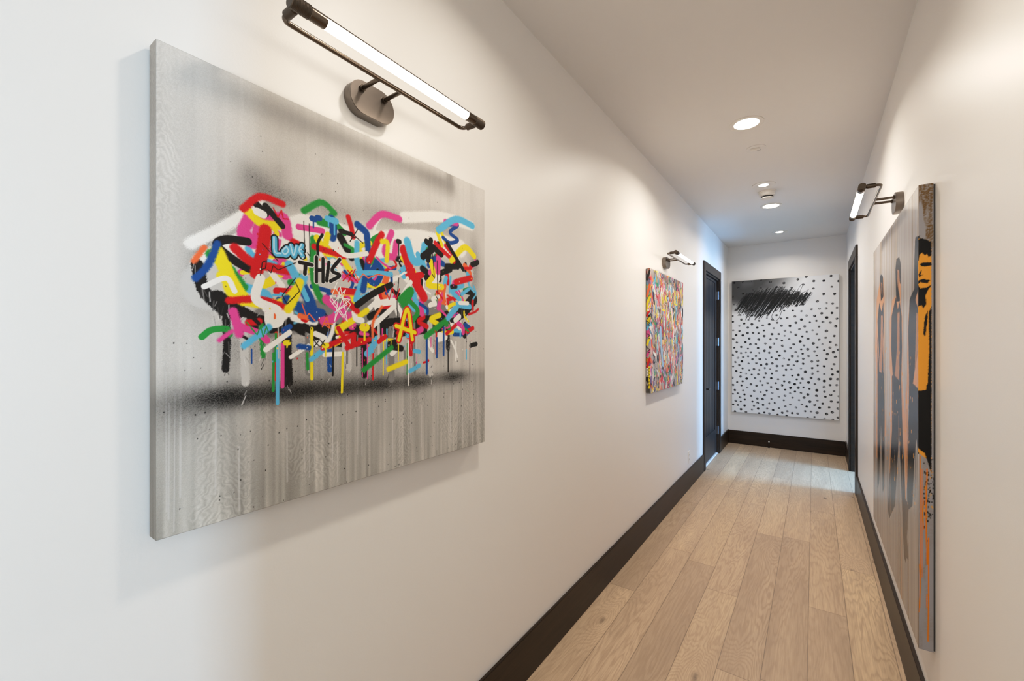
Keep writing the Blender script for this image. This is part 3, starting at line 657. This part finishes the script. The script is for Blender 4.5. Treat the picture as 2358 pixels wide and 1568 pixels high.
r3 = tag(empty('canvas_painting', (-0.936, YE - 0.0045, 0.443)), 'tall white canvas of black dots with a charcoal scribble, on the end wall', 'painting')
r3.rotation_euler = (0, 0, -PI / 2)
hang('painted_canvas', r3, paint_dots(), 0.0365, canvas_mat('matt_white_canvas', 0.7, 0.2, 0.2, 200)); stretcher(r3, 1.192, 1.812)

# --- 4. tall silver canvas with dark standing figures and orange runs
def paint_figures():
    W, H = 1340.0, 1562.0
    p = Paint(W, H, 2.0, (.72, .70, .69), 33, 40)
    ny, nx = p.a.shape[:2]
    st = p.vnoise(16, 620) * .5 + p.vnoise(60, 900) * .5
    b = np.clip((st - .5) * 2.6, 0, 1)[..., None]
    p.a = p.a * (1 - b * .55) + np.array((.56, .45, .33), np.float32) * b * .55
    p.a += ((p.vnoise(9, 300) - .5) * .14)[..., None]
    lowm = np.clip((700 - p.Y) / 300, 0, 1)[:, None, None]
    p.a = p.a * (1 - .45 * lowm) + np.array((.40, .35, .31), np.float32) * .45 * lowm
    Z = lambda P: [(P[i], P[i + 1]) for i in range(0, len(P), 2)]
    O, K = (.90, .61, .19), (.012, .012, .013)
    cm = {'O': O, 'K': K, 'B': (.24, .17, .11)}
    # side fold ground: silver with brown sponge marks
    s = slice(p.m + p.nx, None)
    g = np.clip((p.vnoise(9, 60) + p.vnoise(14, 160) - .9) * 3, 0, 1) * np.clip(p.vnoise(3, 3) * 1.6, 0, 1)
    top = np.clip((p.Y - 1330) / 60, 0, 1)[:, None] + np.clip(1 - np.abs(p.Y - 560 + 280) / 70, 0, 1)[:, None] * .6
    sidecol = np.array((.60, .59, .60), np.float32) * (1 - (g * np.clip(top, .12, 1))[..., None]) + np.array((.42, .31, .18), np.float32) * (g * np.clip(top, .12, 1))[..., None]
    p.a[:, s] = sidecol[:, s]
    for c, P in R_FRONT:
        p.poly(Z(P), (.86, .60, .40) if c == 'O' else cm[c], rough=9 if c == 'O' else 6, soft=2, alpha=.8 if c == 'O' else 1)  # orange on the face paled to peach: glancing sheen put into the colour
        if c == 'K': p.stroke(Z(P) + Z(P)[:1], 15, K, smooth=False, fuzz=5)
    for _ in range(60):                                   # long thin orange and pale runs
        x = p.r.uniform(20, W - 10); y1 = p.r.uniform(200, 900); w = p.r.uniform(2, 7)
        c = [(.80, .52, .28), (.30, .24, .20), (.70, .66, .64)][int(p.r.integers(0, 3))]
        p.stroke([(x, y1), (x + p.r.normal(0, 4), y1 - p.r.uniform(120, 520))], w, c, alpha=.8, soft=1)
    p.specks(120, 100, W, 420, 1000, 4, 12, O)
    for c, P in R_SIDE: p.poly(Z(P), cm[c], rough=1.6, soft=.8)
    for _ in range(90):                                   # broken edge of the black paint
        x = W + p.r.uniform(14, 40); y = 520 + p.r.normal(0, 60); p.stroke([(x, y), (x, y - p.r.uniform(2, 7))], p.r.uniform(1.5, 3), K if p.r.random() < .7 else O, smooth=False)
    for x, ya, yb, w in R_DRIPS: p.stroke([(x, ya), (x + p.r.normal(0, 1), (ya + yb) / 2), (x + p.r.normal(0, 1), yb)], w, (.86, .47, .10), soft=.5)
    return p
r4 = tag(empty('canvas_painting', (XR_ - 0.0045, 3.32, 0.378)), 'tall silver canvas with dark standing figures and orange drips, on the right wall', 'painting')
r4.rotation_euler = (0, 0, PI)
hang('painted_canvas', r4, paint_figures(), 0.0375, canvas_mat('glossy_figure_canvas', 0.26, 0.2, 0.08, 260)); stretcher(r4, 1.34, 1.562)

# ---------------------------------------------------------------- light
def area(name, loc, rot, sx, sy, e, col, shape='RECTANGLE', spread=PI):
    l = bpy.data.lights.new(name, 'AREA'); l.shape = shape; l.size = sx; l.energy = e; l.color = col; l.spread = spread
    if shape in ('RECTANGLE', 'ELLIPSE'): l.size_y = sy
    o = bpy.data.objects.new(name, l); C.objects.link(o); o.location = loc; o.rotation_euler = rot; return o
WARM = (1.0, 0.895, 0.78); COOL = (0.52, 0.77, 1.0)
for (x, y, r, e) in ((-0.336, 0.98, 0.14, 9), (-0.336, -0.9, 0.14, 3), (-0.336, 2.972, 0.14, 16), (-0.343, 4.90, 0.14, 9), (-0.348, 4.215, 0.07, 4), (-0.34, 6.12, 0.07, 6)):
    area('downlight_beam', (x, y, ZC - 0.008), (0, 0, 0), r, r, e, WARM, 'DISK', math.radians(150))
# daylight from the rooms on the right
area('side_room_daylight', (3.1, 5.55, 1.45), (0, PI / 2, 0), 1.7, 1.1, 360, (0.20, 0.50, 1.0))
area('entry_daylight', (3.1, -0.75, 1.5), (0, PI / 2, 0), 1.8, 0.30, 78, (0.55, 0.78, 1.0))
# added warm fill behind the camera
area('added_room_fill', (-0.33, YB + 0.05, 1.5), (PI / 2, 0, 0), 1.2, 2.2, 18, (1.0, 0.92, 0.83))

w = bpy.data.worlds.new('World'); sc.world = w; w.use_nodes = True
w.node_tree.nodes['Background'].inputs[0].default_value = (0.8, 0.88, 1.0, 1); w.node_tree.nodes['Background'].inputs[1].default_value = 0.6

# ---------------------------------------------------------------- camera
cam = bpy.data.cameras.new('camera'); co = bpy.data.objects.new('camera', cam); C.objects.link(co)
cam.sensor_fit = 'HORIZONTAL'; cam.sensor_width = 36.0; cam.lens = 995.0 / 2358.0 * 36.0
cam.shift_y = 4.0 / 2358.0; cam.clip_start = 0.01
co.location = (0, 0, 1.41); co.rotation_euler = (PI / 2, 0, math.radians(34.934))
sc.camera = co
sc.view_settings.view_transform = 'Standard'
sc.view_settings.look = 'None'
sc.view_settings.exposure = 0.0
vs = sc.view_settings; vs.use_curve_mapping = True            # soft shoulder, like the flat exposure of the photograph
cv = vs.curve_mapping.curves[3]
cv.points[0].location = (0.0, 0.0); cv.points[1].location = (1.0, 0.87)
for q in ((0.25, 0.25), (0.5, 0.505), (0.75, 0.715)): cv.points.new(*q)
vs.curve_mapping.update(); vs.exposure = 0.06
